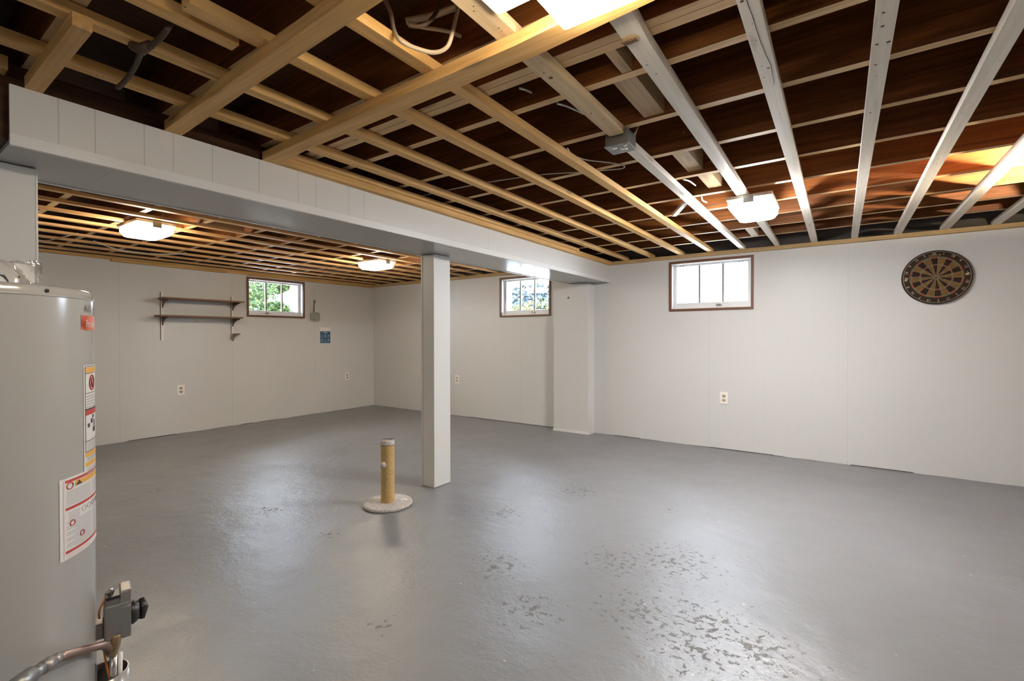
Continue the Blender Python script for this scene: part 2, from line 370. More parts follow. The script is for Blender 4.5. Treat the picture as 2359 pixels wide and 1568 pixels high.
# ------------------------------------------------------------------ ledgers (wood fixed to walls and beam)
b = B(); b.box(-4.0, -1.79, YB-.042, YB, 2.022, 2.060, M['ledgerx']); b.box(-1.79, -.70, YB-.040, YB, 2.026, 2.062, M['ledgerx']); b.box(-.70, XR, YB-.042, YB, 2.024, 2.060, M['ledgerx']); b.box(XL+.042, -4.0, YB-.042, YB, 2.020, 2.060, M['ledgerx'])
tag(b.build('wall_ledger'), 'tan wood ledger nailed along the top of the back wall', 'ledger')
b = B(); b.box(XL, XL+.042, YF, YB, 2.030, 2.062, M['ledger']); b.box(XL, XL+.05, 1.736, 2.92, 2.008, 2.030, M['ledger']); b.box(XL, XL+.05, 3.20, YB-.045, 2.008, 2.030, M['ledger']); b.box(XL, XL+.046, 2.92, 3.20, 2.014, 2.030, M['strip'])
tag(b.build('wall_ledger'), 'tan wood ledger nailed along the top of the left wall', 'ledger')
b = B(); b.box(-2.266, -2.222, 1.215, YB-.042, 2.0205, 2.062, M['ledger']); b.box(-2.224, -2.196, 1.235, 4.36, 2.052, 2.078, M['strip']); tag(b.build('beam_ledger'), 'tan wood ledger running along the top edge of the white boxed beam', 'ledger')
b = B(); b.box(-2.33, -2.24, YF, .33, 2.055, 2.098, M['ledger']); tag(b.build('beam_ledger'), 'dim wood ledger at the top left corner, on the bare girder', 'ledger')
# ------------------------------------------------------------------ furring strips
ZS, ZS2 = 2.060, 2.094
def strip(pts, mt, lab, grp='furring strips under the joists', z1=None, marks=(), knots=()):
    b = B(); b.prism(pts, ZS, z1 or ZS2, mt)
    for mk in marks: b.tube([at(x, y, ZS-.0002) for x, y in mk], .0009, M['darkslot'], 4)
    for x, y, q in knots: b.lathe(at(x, y, ZS-.0006), [(q, .0006), (q*.8, 0), (0, 0)], M['knot'], 14)
    if z1 is None:
        x0, x1 = pts[0][0], pts[1][0]; y = max(pts[0][1], .2)
        while y < pts[2][1]-.1:
            u = (y-pts[0][1])/(pts[2][1]-pts[0][1]); xx = x0+(pts[3][0]-x0)*u+random.uniform(.2, .8)*(x1-x0)
            b.lathe((xx, y, ZS-.0004), [(random.uniform(.0012, .0030), 0), (0, -.0001)], M['knot'], 7); y += random.choice((.015, .08, .20, .25, .33))
    o = b.build('furring_strip'); tag(o, lab, 'furring strip', grp); return b, o
def quad(x0, x1, y0, y1, dx=0.0): return [(x0, y0), (x1, y0), (x1+dx, y1), (x0+dx, y1)]
E_ = YB-.008
side = 'first'
P = 'in the near bay, '
strip(quad(-2.087, -2.040, YF, E_, .022), M['strip'], 'pine furring strip '+P+'first one out from the white boxed beam')
strip(quad(-1.780, -1.735, YF, E_, .020), M['strip'], 'pine furring strip '+P+'second one out from the white boxed beam')
strip(quad(-1.462, -1.412, .541, E_, .020), M['strip'], 'pine furring strip '+P+'third one out from the white boxed beam')
strip(quad(-1.154, -1.105, .69, E_, .008), M['strip'], 'pine furring strip in the near bay, fourth from the beam, by the big cable loop')
strip(quad(-.846, -.782, YF, 1.96, .006), M['stripm'], 'pale pine furring strip ending at the metal junction box, coming from overhead', knots=[(1269, 180, .0075), (1253, 168, .003), (1361, 262, .004)])
strip(quad(-.842, -.795, 2.03, E_, .002), M['stripw'], 'pale pine furring strip running from the junction box to the back wall')
b = B()
b.prism([(-.535, 1.14), (-.470, 1.14), (-.468, 1.30), (-.474, 1.40), (-.476, 1.94), (-.492, E_), (-.530, E_), (-.540, 3.4), (-.533, 1.94), (-.535, 1.42)], ZS, ZS2, M['stripw'])
kc = at(1462, 92, 2.056); b.lathe(kc+Vector((-.012, .0, .004)), [(.030, .004), (.026, -.002), (.016, -.005), (0, -.006)], M['block'], 20)
for k in range(14): b.tube([kc+Vector((-.034+.003*k, -.012+.004*(k % 3), -.0025)), kc+Vector((-.030+.003*k, .004+.004*(k % 2), -.0035))], .0012, M['knot'], 5)
for x, y in ((1545, 253), (1575, 305), (1636, 372), (1664, 413), (1690, 455), (1512, 170), (1490, 150)): b.lathe(at(x, y, 2.0594), [(.003, 0), (0, -.0002)], M['knot'], 8)
tag(b.build('furring_strip'), 'pale pine furring strip with a bark knot, crossing above the far ceiling lamp', 'furring strip', 'furring strips under the joists')
strip(quad(-.227, -.176, YF, E_, -.004), M['stripw'], 'pale furring strip with a long crack, right of the far ceiling lamp', marks=[[(1720, 0), (1724, 14), (1733, 36), (1742, 66), (1752, 96), (1764, 126), (1775, 148), (1779, 170), (1783, 195)]], knots=[(1770, 157, .004), (1709, 4, .005), (1742, 93, .002)])
strip(quad(.075, .124, YF, E_, 0), M['stripw'], 'pale stained furring strip standing almost upright in the photo, top right', knots=[(2035, 30, .004), (2033, 61, .005), (2020, 103, .005), (2047, 97, .006), (2017, 150, .005), (2005, 260, .004)])
strip(quad(.372, .424, YF, E_, .004), M['stripw'], 'pale furring strip, next one right of the upright one, above the dartboard')
strip(quad(.670, .725, YF, E_, .006), M['stripw'], 'brightly lit furring strip cut by the right photo edge, second from the right')
strip(quad(.976, 1.026, YF, E_, .004), M['stripw'], 'short piece of furring strip at the right photo edge, rightmost one in view')
for k in range(1, 8): 
    x = 1.001+.305*k; strip(quad(x-.024, x+.024, YF, E_), M['stripw'], 'pine furring strip outside the frame, %s to the right of the rightmost one in view' % ORD[k-1])
b = B(); b.box(-1.538, -1.492, YF, .703, ZS-.002, ZS2, M['strip']); tag(b.build('furring_offcut'), 'short butt-ended pine length at the upper left, stopping in mid-air beside a strip', 'furring strip')
fx = [-2.98, -3.29, -3.60, -3.905, -4.207, -4.515, -4.83, -5.140, -5.466, -5.806, -6.120, -6.440]
for i, x in enumerate(fx):
    k = len(fx)-i-1
    strip(quad(x-.022, x+.024, YF, E_, random.uniform(-.004, .004)), M['stripf'], 'pine furring strip in the far bay beyond the beam, %s one from the left wall' % ORD[k], 'furring strips in the far bay', 2.0805)
# boards nailed crosswise under the strips
def board(poly, lab, z0=2.020):
    b = B(); b.prism(poly, z0, 2.0585, M['stripx']); tag(b.build('cross_board'), lab, 'board', 'boards nailed under the furring')
board([(-2.262, .371), (-1.700, .371), (-1.700, .413), (-2.262, .416)], 'pine board at the top left corner, nailed under two furring strips')
board([(-2.262, .772), (1.2, .665), (1.2, .735), (-.94, .790), (-1.68, .812), (-2.18, .832), (-2.262, .834)], 'wide knotted pine board crossing under the furring at the upper left')
board([(-2.262, 1.168), (-1.34, 1.136), (-.778, 1.130), (-.60, 1.118), (-.383, 1.105), (1.2, 1.085), (1.2, 1.155), (-.383, 1.179), (-.746, 1.206), (-1.989, 1.222), (-2.262, 1.245)], 'long pine board under the furring, its end reaching the large bright lamp')
# bridging blocks between joists
def blk(x0, x1, y0, y1, lab, z0=2.102, z1=2.25):
    b = B(); b.box(x0, x1, y0, y1, z0, z1, M['block']); tag(b.build('bridging_block'), lab, 'block', 'bridging blocks between joists')
blk(-.634, -.598, 1.439, 1.589, 'small wood bridging block between the doubled joists and the next one')
blk(-.690, -.605, 1.629, 1.979, 'wide wood bridging block left of the knotted strip, second one from the big lamp', 2.11)
blk(-.72, -.64, 2.434, 2.805, 'wood bridging block half hidden by the strip, behind the junction box', 2.12)
blk(-.70, -.62, 2.845, 3.224, 'stained wood bridging block between joists, left of the far lamp', 2.13)
blk(-.68, -.62, 4.479, 4.843, 'short wood bridging block between joists, behind the far lamp')
blk(-4.42, -4.34, 1.703, 2.072, 'orange-lit bridging block in the far bay, right of the left lamp', 2.11)
blk(-4.10, -4.02, 2.110, 2.480, 'orange-lit bridging block in the far bay, beside the boxed beam', 2.11)
b = B(); b.prism([(at(1548, 497, 2.08).x, at(1548, 497, 2.08).y), (at(1558, 497, 2.08).x, at(1558, 497, 2.08).y), (at(1586, 466, 2.08).x, at(1586, 466, 2.08).y), (at(1576, 466, 2.08).x, at(1576, 466, 2.08).y)], 2.075, 2.098, M['stripw'])
tag(b.build('wood_brace'), 'small pale wood brace slanting between two furring strips near the far lamp', 'brace')

# ------------------------------------------------------------------ boxed beam
be = thing('boxed_beam', (-2.49, .335, 1.819), 'long white panelled beam casing crossing the room, grooved face and glossy underside', 'beam')
b = B(); b.box(-2.276, -2.264, .336, YB, 1.855, 2.02, M['beamface']); b.build('face_panel', be)
b = B(); b.box(-2.280, -2.262, .336, YB, 1.819, 1.857, M['white']); b.build('corner_trim', be)
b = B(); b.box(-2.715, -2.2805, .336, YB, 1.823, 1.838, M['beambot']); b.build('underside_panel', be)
b = B(); b.box(-2.735, -2.7155, .336, YB, 1.819, 1.85, M['white']); b.build('back_trim', be)
b = B(); b.box(-2.735, -2.722, .336, YB, 1.851, 2.055, M['beamface']); b.build('back_panel', be)
# columns
co = thing('support_column', (-2.652, 2.74, 0), 'square white boxed column standing in mid-floor under the beam', 'column')
b = B(); b.box(-2.706, -2.585, 2.652, 2.835, .004, 1.8185, M['post'])
for k in range(12): b.box(-2.706+.01*k, -2.706+.01*k+.009, 2.6515, 2.66, random.choice((0, .002, .004)), .02, M['post'])
b.build('shaft', co)
b = B(); b.box(-2.722, -2.7065, 2.648, 2.838, 0, 1.8185, M['post']); b.build('side_board', co)
b = B(); b.box(-2.66, -2.52, .262, .445, 0, 1.8185, M['post']); b.box(-2.523, -2.5185, .441, .4465, 0, 1.8185, M['white'])
tag(b.build('support_column'), 'white painted column at the left edge, rising behind the water heater', 'column')
pi_ = thing('pilaster', (-2.70, 5.22, 0), 'white panelled pilaster against the back wall, carrying the far end of the beam', 'pilaster')
b = B(); b.box(-2.945, -2.468, 5.142, YB-.0005, 0, 1.8185, M['wallback']); b.build('shaft', pi_)
b = B(); b.box(-2.470, -2.4655, 5.139, YB-.0005, 0, 1.8185, M['white']); b.build('corner_board', pi_)
b = B(); b.bbox(-2.952, -2.467, 5.128, 5.141, 0, .030, M['white'], .003); b.build('shoe_moulding', pi_)

# ------------------------------------------------------------------ ceiling lamps
def lamp(name, x, y, wx, wy, lab, kind='warm', c=.03):
    """rectangular box light: pan against the furring, glowing wrap lens, end clips"""
    t = thing(name, (x, y, 2.058), lab, 'ceiling light', 'box ceiling lights')
    b = B(); b.bbox(x-wx/2-.004, x+wx/2+.004, y-wy/2-.004, y+wy/2+.004, 2.036, 2.0585, M['lampmetal'], .003); b.build('pan', t)
    z0, z1, zb = 1.966, 1.995, 2.0355
    def ring(ins, z): 
        x0, x1, y0, y1 = x-wx/2+ins, x+wx/2-ins, y-wy/2+ins, y+wy/2-ins
        return [(x0+c, y0, z), (x1-c, y0, z), (x1, y0+c, z), (x1, y1-c, z), (x1-c, y1, z), (x0+c, y1, z), (x0, y1-c, z), (x0, y0+c, z)]
    b = B(); vs = ring(.0, zb)+ring(.002, z1)+ring(.022, z0)
    fs = [(i, (i+1) % 8, 8+(i+1) % 8, 8+i) for i in range(8)]+[(8+i, 8+(i+1) % 8, 16+(i+1) % 8, 16+i) for i in range(8)]+[tuple(reversed(range(8)))]
    b.add(vs, fs, M['rim_'+kind]); b.add(ring(.022, z0), [tuple(range(8))], M['lens_'+kind]); b.build('lens', t)
    long_x = wx > wy
    for s in (-1, 1):
        b = B()
        if long_x: b.bbox(x+s*(wx/2+.010)-.005, x+s*(wx/2+.010)+.005, y-.03, y+.03, 2.005, 2.050, M['galv'], .002)
        else: b.bbox(x-.03, x+.03, y+s*(wy/2+.010)-.005, y+s*(wy/2+.010)+.005, 2.005, 2.050, M['galv'], .002)
        b.build('end_clip', t)
    return t
lamp('ceiling_light', -.485, .905, .245, .39, 'large glowing ceiling light at the top edge of the photo, nearest one', 'top', .004)
lamp('ceiling_light', -.470, 3.44, .250, .40, 'white glowing ceiling light right of centre, in the near bay before the back wall', 'cool')
lamp('ceiling_light', -4.46, 1.40, .40, .250, 'warm glowing ceiling light in the far bay, left one near the water heater')
lamp('ceiling_light', -4.43, 3.60, .38, .250, 'small warm glowing ceiling light in the far bay, just left of the column')
t = thing('work_lamp', (1.02, 3.52, 2.05), 'work lamp shining up into the joists, just outside the right photo edge', 'lamp')
b = B(); b.lathe((1.02, 3.52, 1.968), [(.0001, -.032), (.02, -.026), (.032, -.008), (.032, .008), (.02, .026), (.0001, .032)], M['bulb'], 20); b.build('bulb', t)
b = B(); b.lathe((1.02, 3.52, 1.93), [(.02, 0), (.06, .02), (.088, .066), (.092, .066), (.064, .016), (.02, -.006), (0, -.006)], M['galv'], 32); b.tube([(1.02, 3.52, 1.935), (1.10, 3.52, 1.93), (1.12, 3.52, 2.098)], .006, M['galv'], 8); b.build('reflector', t)
lamp('ceiling_light', .3, -1.4, .40, .250, 'added fill light shaped as a ceiling light, unseen behind and right of the camera', 'back')  # added fill, no known fixture here; brightens the room from behind
# metal junction box on the strip
jb = thing('junction_box', (-.79, 1.99, 2.03), 'square metal junction box screwed to a furring strip at the centre of the ceiling', 'junction box')
b = B(); b.bbox(-.868, -.762, 1.975, 2.075, 2.028, 2.085, M['galv'], .003); b.build('housing', jb)
b = B(); b.bbox(-.872, -.758, 1.971, 2.079, 2.022, 2.0275, M['galv'], .002)
for (x, y, r) in ((-.835, 2.0, .013), (-.80, 2.03, .016), (-.785, 1.995, .009)): b.lathe((x, y, 2.022), [(r, 0), (r*.8, -.003), (0, -.003)], M['steel'], 12)
b.build('cover_plate', jb)

# ------------------------------------------------------------------ cables
def cable(name, pts, r, m, lab, cat='cable', grp=None):
    b = B(); b.tube(spline([at(*p) for p in pts]), r, m, 8); return tag(b.build(name), lab, cat, grp)
cable('cable_loop', [(884, -6, 2.25), (900, 30, 2.18), (908, 70, 2.10), (922, 93, 2.050), (958, 111, 2.045), (1000, 121, 2.045), (1030, 108, 2.06), (1043, 72, 2.10), (1050, 42, 2.16), (1057, 12, 2.22)], .0065, M['cabley'], 'thick pale cable hanging in a wide U loop between the joists, top centre')
cable('short_cable', [(935, 49, 2.16), (960, 44, 2.17), (1000, 35, 2.19), (1050, 17, 2.22)], .010, M['cabley'], 'fat pale cable end lying behind the U loop')
cable('short_cable', [(938, 53, 2.15), (975, 63, 2.15), (1030, 72, 2.15), (1062, 84, 2.15)], .006, M['cabley'], 'thin pale cable under the fat one, running into a joist hole')
cable('dark_cable', [(1012, -5, 2.22), (1005, 28, 2.15), (985, 52, 2.10), (962, 61, 2.085), (940, 58, 2.085)], .006, M['cabled'], 'dark curved cable in front of the fat pale cable end')
cable('dark_cable', [(402, -6, 2.20), (398, 30, 2.12), (386, 66, 2.06), (358, 98, 2.044), (333, 112, 2.040), (322, 128, 2.046), (312, 152, 2.05), (292, 182, 2.045), (272, 202, 2.04)], [.008]*65, M['cabled'], 'dark cable draped over two furring strips at the upper left')
b = B(); p = at(330, 112, 2.04); b.tube([p+Vector((-.03, -.02, .01)), p+Vector((-.005, -.005, -.004)), p+Vector((.03, .01, .008))], [.012, .017, .012], M['cabled'], 10); tag(b.build('cable_tape'), 'wad of dark tape wrapped round the draped cable', 'tape')
cable('white_cable', [(956, 454, 2.0975), (1100, 424, 2.0975), (1240, 403, 2.0975), (1340, 396, 2.0975), (1405, 391, 2.097), (1436, 387, 2.096), (1434, 380, 2.096), (1400, 374, 2.0965), (1350, 368, 2.0975), (1319, 356, 2.0975), (1307, 341, 2.0975)], .0032, M['cable'], 'long thin white cable crossing the strips and doubling back left of the junction box')
cable('white_cable', [(1461, 330, 2.07), (1462, 312, 2.095), (1466, 300, 2.12), (1470, 290, 2.15)], .0045, M['cable'], 'short white cable rising from the junction box into the joists')
cable('white_cable', [(1284, 238, 2.101), (1310, 246, 2.12), (1345, 262, 2.14)], .0045, M['cable'], 'short white cable bit under a joist, above the knotted strip crossing')
cable('white_cable', [(1197, 203, 2.12), (1212, 207, 2.13), (1224, 213, 2.14)], .0045, M['cable'], 'tiny white cable bit just past the doubled joists')
cable('white_cable', [(1573, 413, 2.101), (1588, 417, 2.12), (1602, 427, 2.14)], .0045, M['cable'], 'short white cable bit between joists right of the junction box')
cable('white_cable', [(1616, 453, 2.101), (1619, 462, 2.10), (1628, 466, 2.12)], .0045, M['cable'], 'bent white cable end between joists, above left of the far lamp')
cable('white_cable', [(70, 548, 2.04), (100, 554, 2.03), (124, 551, 2.035), (156, 543, 2.05), (180, 537, 2.09)], .005, M['cable'], 'thin white cable sagging below the far bay strips, next to the left column')
cable('white_cable', [(215, 554, 2.07), (234, 562, 2.05), (266, 573, 2.035), (317, 582, 2.025), (365, 585, 2.03), (402, 585, 2.045), (430, 582, 2.07)], .005, M['cable'], 'thin white cable sagging below the strips under the left far-bay lamp')
cable('white_cable', [(1172, -10, 2.16), (1150, 6, 2.12), (1152, 22, 2.10), (1162, 25, 2.10), (1170, 18, 2.12)], .004, M['cabley'], 'little pink wire loop beside the big lamp at the top edge')
cable('white_cable', [(372, 500, 2.10), (377, 491, 2.14), (379, 503, 2.09)], .005, M['cable'], 'small bright wire hook above the left far-bay lamp')
b = B(); p = at(1192, 10, 2.05); b.bbox(p.x-.07, p.x+.045, p.y-.22, p.y+.008, 2.05, 2.085, M['plastic'], .003); tag(b.build('cover_plate_box'), 'pale box corner hanging at the top edge, left of the big lamp', 'electrical box')

# ------------------------------------------------------------------ wall outlets
def outlet(tf, u, z, lab):
    t = thing('wall_outlet', tf(u, 0, z), lab, 'outlet', 'wall outlets')
    b = B(tf); b.bbox(u-.041, u+.041, -.007, -.0005, z-.063, z+.063, M['plastic'], .003); b.build('cover_plate', t)
    for s in (-1, 1):
        b = B(tf); zc = z+s*.022
        b.prism([(0, 0), (1, 0), (1, 1)], 0, 1, M['beige']) if False else b.bbox(u-.017, u+.017, -.0095, -.0065, zc-.014, zc+.014, M['beige'], .004)
        b.box(u-.009, u-.006, -.0102, -.009, zc-.005, zc+.008, M['darkslot']); b.box(u+.006, u+.009, -.0102, -.009, zc-.005, zc+.008, M['darkslot']); b.box(u-.003, u+.003, -.0102, -.009, zc-.011, zc-.006, M['darkslot'])
        b.build('receptacle', t)
    return t
outlet(TFL, 2.403, .531, 'white wall outlet on the left wall, below the shelves')
outlet(TFL, 4.761, .535, 'white wall outlet on the left wall, near the room corner')
outlet(TFB, -4.685, .540, 'white wall outlet on the back wall, right beside the mid-floor column in view')
outlet(TFB, -.995, .534, 'white wall outlet on the back wall, below the brightest window')

# ------------------------------------------------------------------ wall shelves
M['std'] = mat('white_slotted_standard', (.90, .87, .84), .35)
M['brk'] = mat('brown_bracket', (.13, .075, .04), .4)
M['brk2'] = mat('tan_bracket', (.30, .21, .10), .4)
def standard(y, z0, z1, lab):
    t = thing('shelf_standard', (XL, y, z0), lab, 'shelf standard', 'slotted shelf standards')
    b = B(TFL); b.box(y-.0155, y+.0135, -.006, -.0005, z0, z1, M['brk']); b.build('rail_sides', t)
    b = B(TFL); b.box(y-.010, y+.013, -.0115, -.006, z0, z1, M['std'])
    z = z0+.03
    while z < z1-.03: b.box(y-.001, y+.003, -.0125, -.0115, z, z+.010, M['darkslot']); z += .028
    b.build('slotted_face', t)
standard(2.212, 1.140, 1.710, 'white slotted metal standard, left one holding the wall shelves')
standard(2.998, 1.140, 1.707, 'white slotted metal standard, right one beside the window')
def bracket(y, z, L, mt, lab):
    b = B(); prof = [(0, 0), (L, 0), (L, -.012), (L*.72, -.022), (L*.45, -.034), (L*.22, -.052), (L*.10, -.075), (L*.07, -.10), (0, -.10)]
    n_ = len(prof); vs = [(XL+.014+a, y-.005, z+c) for a, c in prof]+[(XL+.014+a, y+.005, z+c) for a, c in prof]
    b.add(vs, [tuple(range(n_)), tuple(reversed(range(n_, 2*n_)))]+[(i, n_+i, n_+(i+1) % n_, (i+1) % n_) for i in range(n_)], mt)
    tag(b.build('shelf_bracket'), lab, 'bracket', 'shelf brackets')
ZA, ZB = 1.632, 1.424
bracket(2.215, ZA-.009, .185, M['brk'], 'brown metal bracket under the left end of the top wall shelf')
bracket(3.001, ZA-.009, .200, M['brk'], 'brown metal bracket under the right end of the top wall shelf')
bracket(2.215, ZB-.009, .175, M['brk'], 'brown metal bracket under the left end of the lower wall shelf')
bracket(3.001, ZB-.009, .200, M['brk'], 'brown metal bracket under the right end of the lower wall shelf')
bracket(3.001, 1.222, .195, M['brk2'], 'empty tan metal bracket on the right standard, carrying no shelf')
b = B(); b.bbox(XL+.016, XL+.205, 2.170, 3.065, ZA-.009, ZA+.009, M['shelf'], .002); tag(b.build('wall_shelf'), 'brown wooden wall shelf, the upper one of two', 'shelf', 'wall shelves')
b = B(); b.bbox(XL+.016, XL+.205, 2.130, 3.048, ZB-.009, ZB+.009, M['shelf'], .002); tag(b.build('wall_shelf'), 'brown wooden wall shelf, the lower one of two', 'shelf', 'wall shelves')
# nail heads / screw holes on the walls
for tf, u, z, lab in ((TFL, 2.575, 1.375, 'small black nail hole in the left wall between the shelf standards'), (TFL, 4.26, 1.955, 'tiny nail in the left wall, right of the window top')):
    b = B(tf); b.bbox(u-.005, u+.005, -.003, 0, z-.005, z+.005, M['darkslot'], .001); tag(b.build('nail'), lab, 'nail')
b = B(); b.bbox(-2.745, -2.735, 5.134, 5.142, 1.640, 1.665, M['darkslot'], .001); tag(b.build('nail'), 'small dark nail in the face of the white pilaster', 'nail')

# ------------------------------------------------------------------ litter scoop hanging by the window
M['scoop'] = mat('grey_translucent_plastic', (.50, .47, .42), .3)
M['scoopd'] = mat('dark_scoop_handle', (.10, .08, .07), .4)
sc = thing('litter_scoop', (XL+.02, 4.18, 1.42), 'grey slotted litter scoop hanging from a nail right of the left window', 'scoop')
b = B(TFL)
b.tube([(4.174, -.020, 1.70), (4.172, -.018, 1.55)], [.005, .007], M['scoopd'], 8); b.tube([(4.190, -.016, 1.69), (4.188, -.014, 1.55)], [.004, .006], M['plastic'], 8)
b.tube(spline([(4.170, -.018, 1.695), (4.172, -.018, 1.722), (4.184, -.018, 1.732), (4.195, -.018, 1.722), (4.192, -.018, 1.692)], 5), .004, M['scoopd'], 8)
b.build('handle', sc)
b = B(TFL)
y0, y1, z0, z1 = 4.115, 4.258, 1.418, 1.545
def rr(y0, y1, z0, z1, r, k=5):
    o = []
    for (cy, cz, a0) in ((y1-r, z1-r, 0), (y0+r, z1-r, PI/2), (y0+r, z0+r, PI), (y1-r, z0+r, 1.5*PI)):
        for i in range(k+1): a = a0+PI/2*i/k; o.append((cy+r*math.cos(a), cz+r*math.sin(a)))
    return o
R1 = rr(y0, y1, z0, z1, .03); pts = [(y, -.03, z) for y, z in R1]; b.tube(pts+[pts[0]], .006, M['scoop'], 8)
R2 = rr(y0+.01, y1-.01, z0+.01, z1-.01, .025); pts = [(y, -.010, z) for y, z in R2]; b.tube(pts+[pts[0]], .005, M['scoop'], 8)
for i in range(0, len(R1), 2): b.tube([(R1[i][0], -.03, R1[i][1]), (R2[i][0], -.010, R2[i][1])], .004, M['scoop'], 6)
b.build('basket_rim', sc)
for i in range(6):
    y = y0+.026+.0182*i; b = B(TFL); b.tube([(y, -.010, z0+.010), (y, -.012, z1-.010)], .004, M['scoop'], 6); b.build('slat', sc)
b = B(TFL); b.tube([(4.183, .0, 1.724), (4.183, -.028, 1.724)], .003, M['galv'], 8); tag(b.build('nail'), 'nail in the left wall holding up the litter scoop', 'nail')
# poster
M['pblue'] = mat('blue_print', (.035, .12, .22), .5); M['pwhite'] = mat('poster_paper', (.86, .80, .77), .6); M['picon'] = mat('pale_icon_print', (.42, .52, .58), .5)
po = thing('instruction_sheet', (XL, 4.37, 1.20), 'small blue and white instruction sheet taped to the left wall', 'poster')
b = B(TFL); b.box(4.281, 4.462, -.0012, -.0003, 1.074, 1.322, M['pwhite']); b.build('paper', po)
b = B(TFL); b.box(4.283, 4.460, -.0018, -.0013, 1.076, 1.262, M['pblue'])
b.box(4.335, 4.408, -.0022, -.0018, 1.243, 1.250, M['pwhite']); b.box(4.345, 4.398, -.0022, -.0018, 1.228, 1.232, M['picon'])
def icon(kind, y, z):
    if kind == 0: b.prism and b.tube([(y-.012, -.0022, z), (y, -.0022, z+.012), (y+.012, -.0022, z), (y, -.0022, z-.010), (y-.012, -.0022, z)], .0018, M['picon'], 5)
    elif kind == 1: b.tube([(y-.012, -.0022, z-.010), (y, -.0022, z+.002), (y+.004, -.0022, z+.014)], .003, M['pwhite'], 5); b.box(y-.002, y+.014, -.0026, -.0018, z-.012, z-.004, M['pwhite'])
    else: b.box(y-.006, y+.004, -.0026, -.0018, z-.012, z+.004, M['pwhite']); b.box(y-.001, y+.006, -.0026, -.0018, z+.002, z+.014, M['pwhite'])
for r_, z in enumerate((1.195, 1.130)):
    for c_, y in enumerate((4.315, 4.370, 4.425)): icon((r_*2+c_) % 3, y, z); b.box(y-.018, y+.018, -.0022, -.0018, z-.026, z-.022, M['picon'])
b.box(4.30, 4.44, -.0022, -.0018, 1.086, 1.089, M['picon'])
b.build('printed_panel', po)

# ------------------------------------------------------------------ dartboard
DC = Vector((.653, YB, 1.670)); DR = .2235; DT = .038
def dt(a, r, d): # a clockwise from top as seen from the room
    return (DC.x+r*math.sin(a), YB-d, DC.z+r*math.cos(a))
def dmat(nm, c, k=.35):
    m = mat(nm, c, .85, spec=.2); n = N(m); g = n.new('ShaderNodeNewGeometry').outputs['Position']
    n.color(n.mix(n.math('MULTIPLY', n.ramp(n.noise(g, 38, 5, .7), .42, .66), k), c, (.05, .025, .012))); n.bump(n.noise(g, 500, 2), .4, .001); return m
DB = dmat('black_sisal', (.020, .013, .009), .2); DN = dmat('worn_tan_sisal', (.20, .115, .040), .4); DRD = dmat('red_sisal', (.33, .05, .018), .4); DG = dmat('green_sisal', (.085, .135, .045), .4); DK = dmat('worn_black_surround', (.034, .020, .013), .4)
da = thing('dartboard', DC, 'round bristle dartboard hanging on the back wall at the right', 'dartboard')
b = B(); b.lathe((DC.x, YB, DC.z), [(0, -.002), (DR-.004, -.002), (DR, -.006), (DR, -DT+.004), (DR-.003, -DT), (.17, -DT), (0, -DT)], DK, 72, (0, 1, 0)); b.build('board', da)
b = B(); off = math.radians(-4.5)
def sector(a0, a1, r0, r1, m, d=DT+.0006):
    k = 4; vs = [dt(a0+(a1-a0)*i/k, r0, d) for i in range(k+1)]+[dt(a0+(a1-a0)*i/k, r1, d) for i in range(k+1)]
    b.add(vs, [(i, i+1, k+2+i, k+1+i) for i in range(k)], m)
for s_ in range(20):
    a0 = off+(s_-.5)*PI/10; a1 = a0+PI/10; ev = s_ % 2 == 0
    sector(a0, a1, .016, .099, DB if ev else DN); sector(a0, a1, .099, .107, DRD if ev else DG)
    sector(a0, a1, .107, .160, DB if ev else DN); sector(a0, a1, .160, .170, DRD if ev else DG)
    sector(a0, a1, .0065, .016, DG); sector(a0, a1, 0.0001, .0065, DRD)
b.build('scoring_face', da)
M['wire'] = mat('pale_wire', (.55, .50, .42), .35, .6)
b = B(); R_ = .2125
pts = [dt(2*PI*i/72, R_, DT+.003) for i in range(73)]; b.tube(pts, .0013, M['wire'], 6, False); b.build('number_ring', da)
b = B()
for r in (.016, .099, .107, .160, .170): b.tube([dt(2*PI*i/60, r, DT+.001) for i in range(61)], .0005, M['wire'], 4, False)
for s_ in range(20): a = off+(s_-.5)*PI/10; b.tube([dt(a, .016, DT+.001), dt(a, .172, DT+.001)], .0005, M['wire'], 4, False)
b.build('wire_spider', da)
for s_, num in enumerate([20, 1, 18, 4, 13, 6, 10, 15, 2, 17, 3, 19, 7, 16, 8, 11, 14, 9, 12, 5]):
    vs, fs = text_mesh(str(num), .030, .0006); a = off+s_*PI/10; er = Vector((math.sin(a), 0, math.cos(a))); et = Vector((math.cos(a), 0, -math.sin(a)))
    base = Vector(dt(a, .195, DT+.002)); b = B(); b.add([base+et*v.x*.85+er*v.y+Vector((0, -v.z, 0)) for v in vs], fs, M['wire']); b.build('numeral', da)
M['gold'] = mat('gold_print', (.40, .26, .10), .5)
b = B()
for i, ch in enumerate('NODOR'):
    a = math.radians(-13+i*5.2); vs, fs = text_mesh(ch, .022); er = Vector((math.sin(a), 0, math.cos(a))); et = Vector((math.cos(a), 0, -math.sin(a)))
    base = Vector(dt(a, .183, DT+.0008)); b.add([base+et*v.x+er*v.y for v in vs], fs, M['gold'])
b.build('gold_lettering', da)
for a_, s_ in ((84, 1), (-93, 1)):
    b = B(); a = math.radians(a_)
    for k in range(9):
        aa = a+random.uniform(-.07, .07); r = random.uniform(.183, .205); b.lathe(dt(aa, r, DT+.0004), [(random.uniform(.003, .008), 0), (0, .0004)], M['gold'], 6, (0, -1, 0))
    b.build('worn_emblem', da)
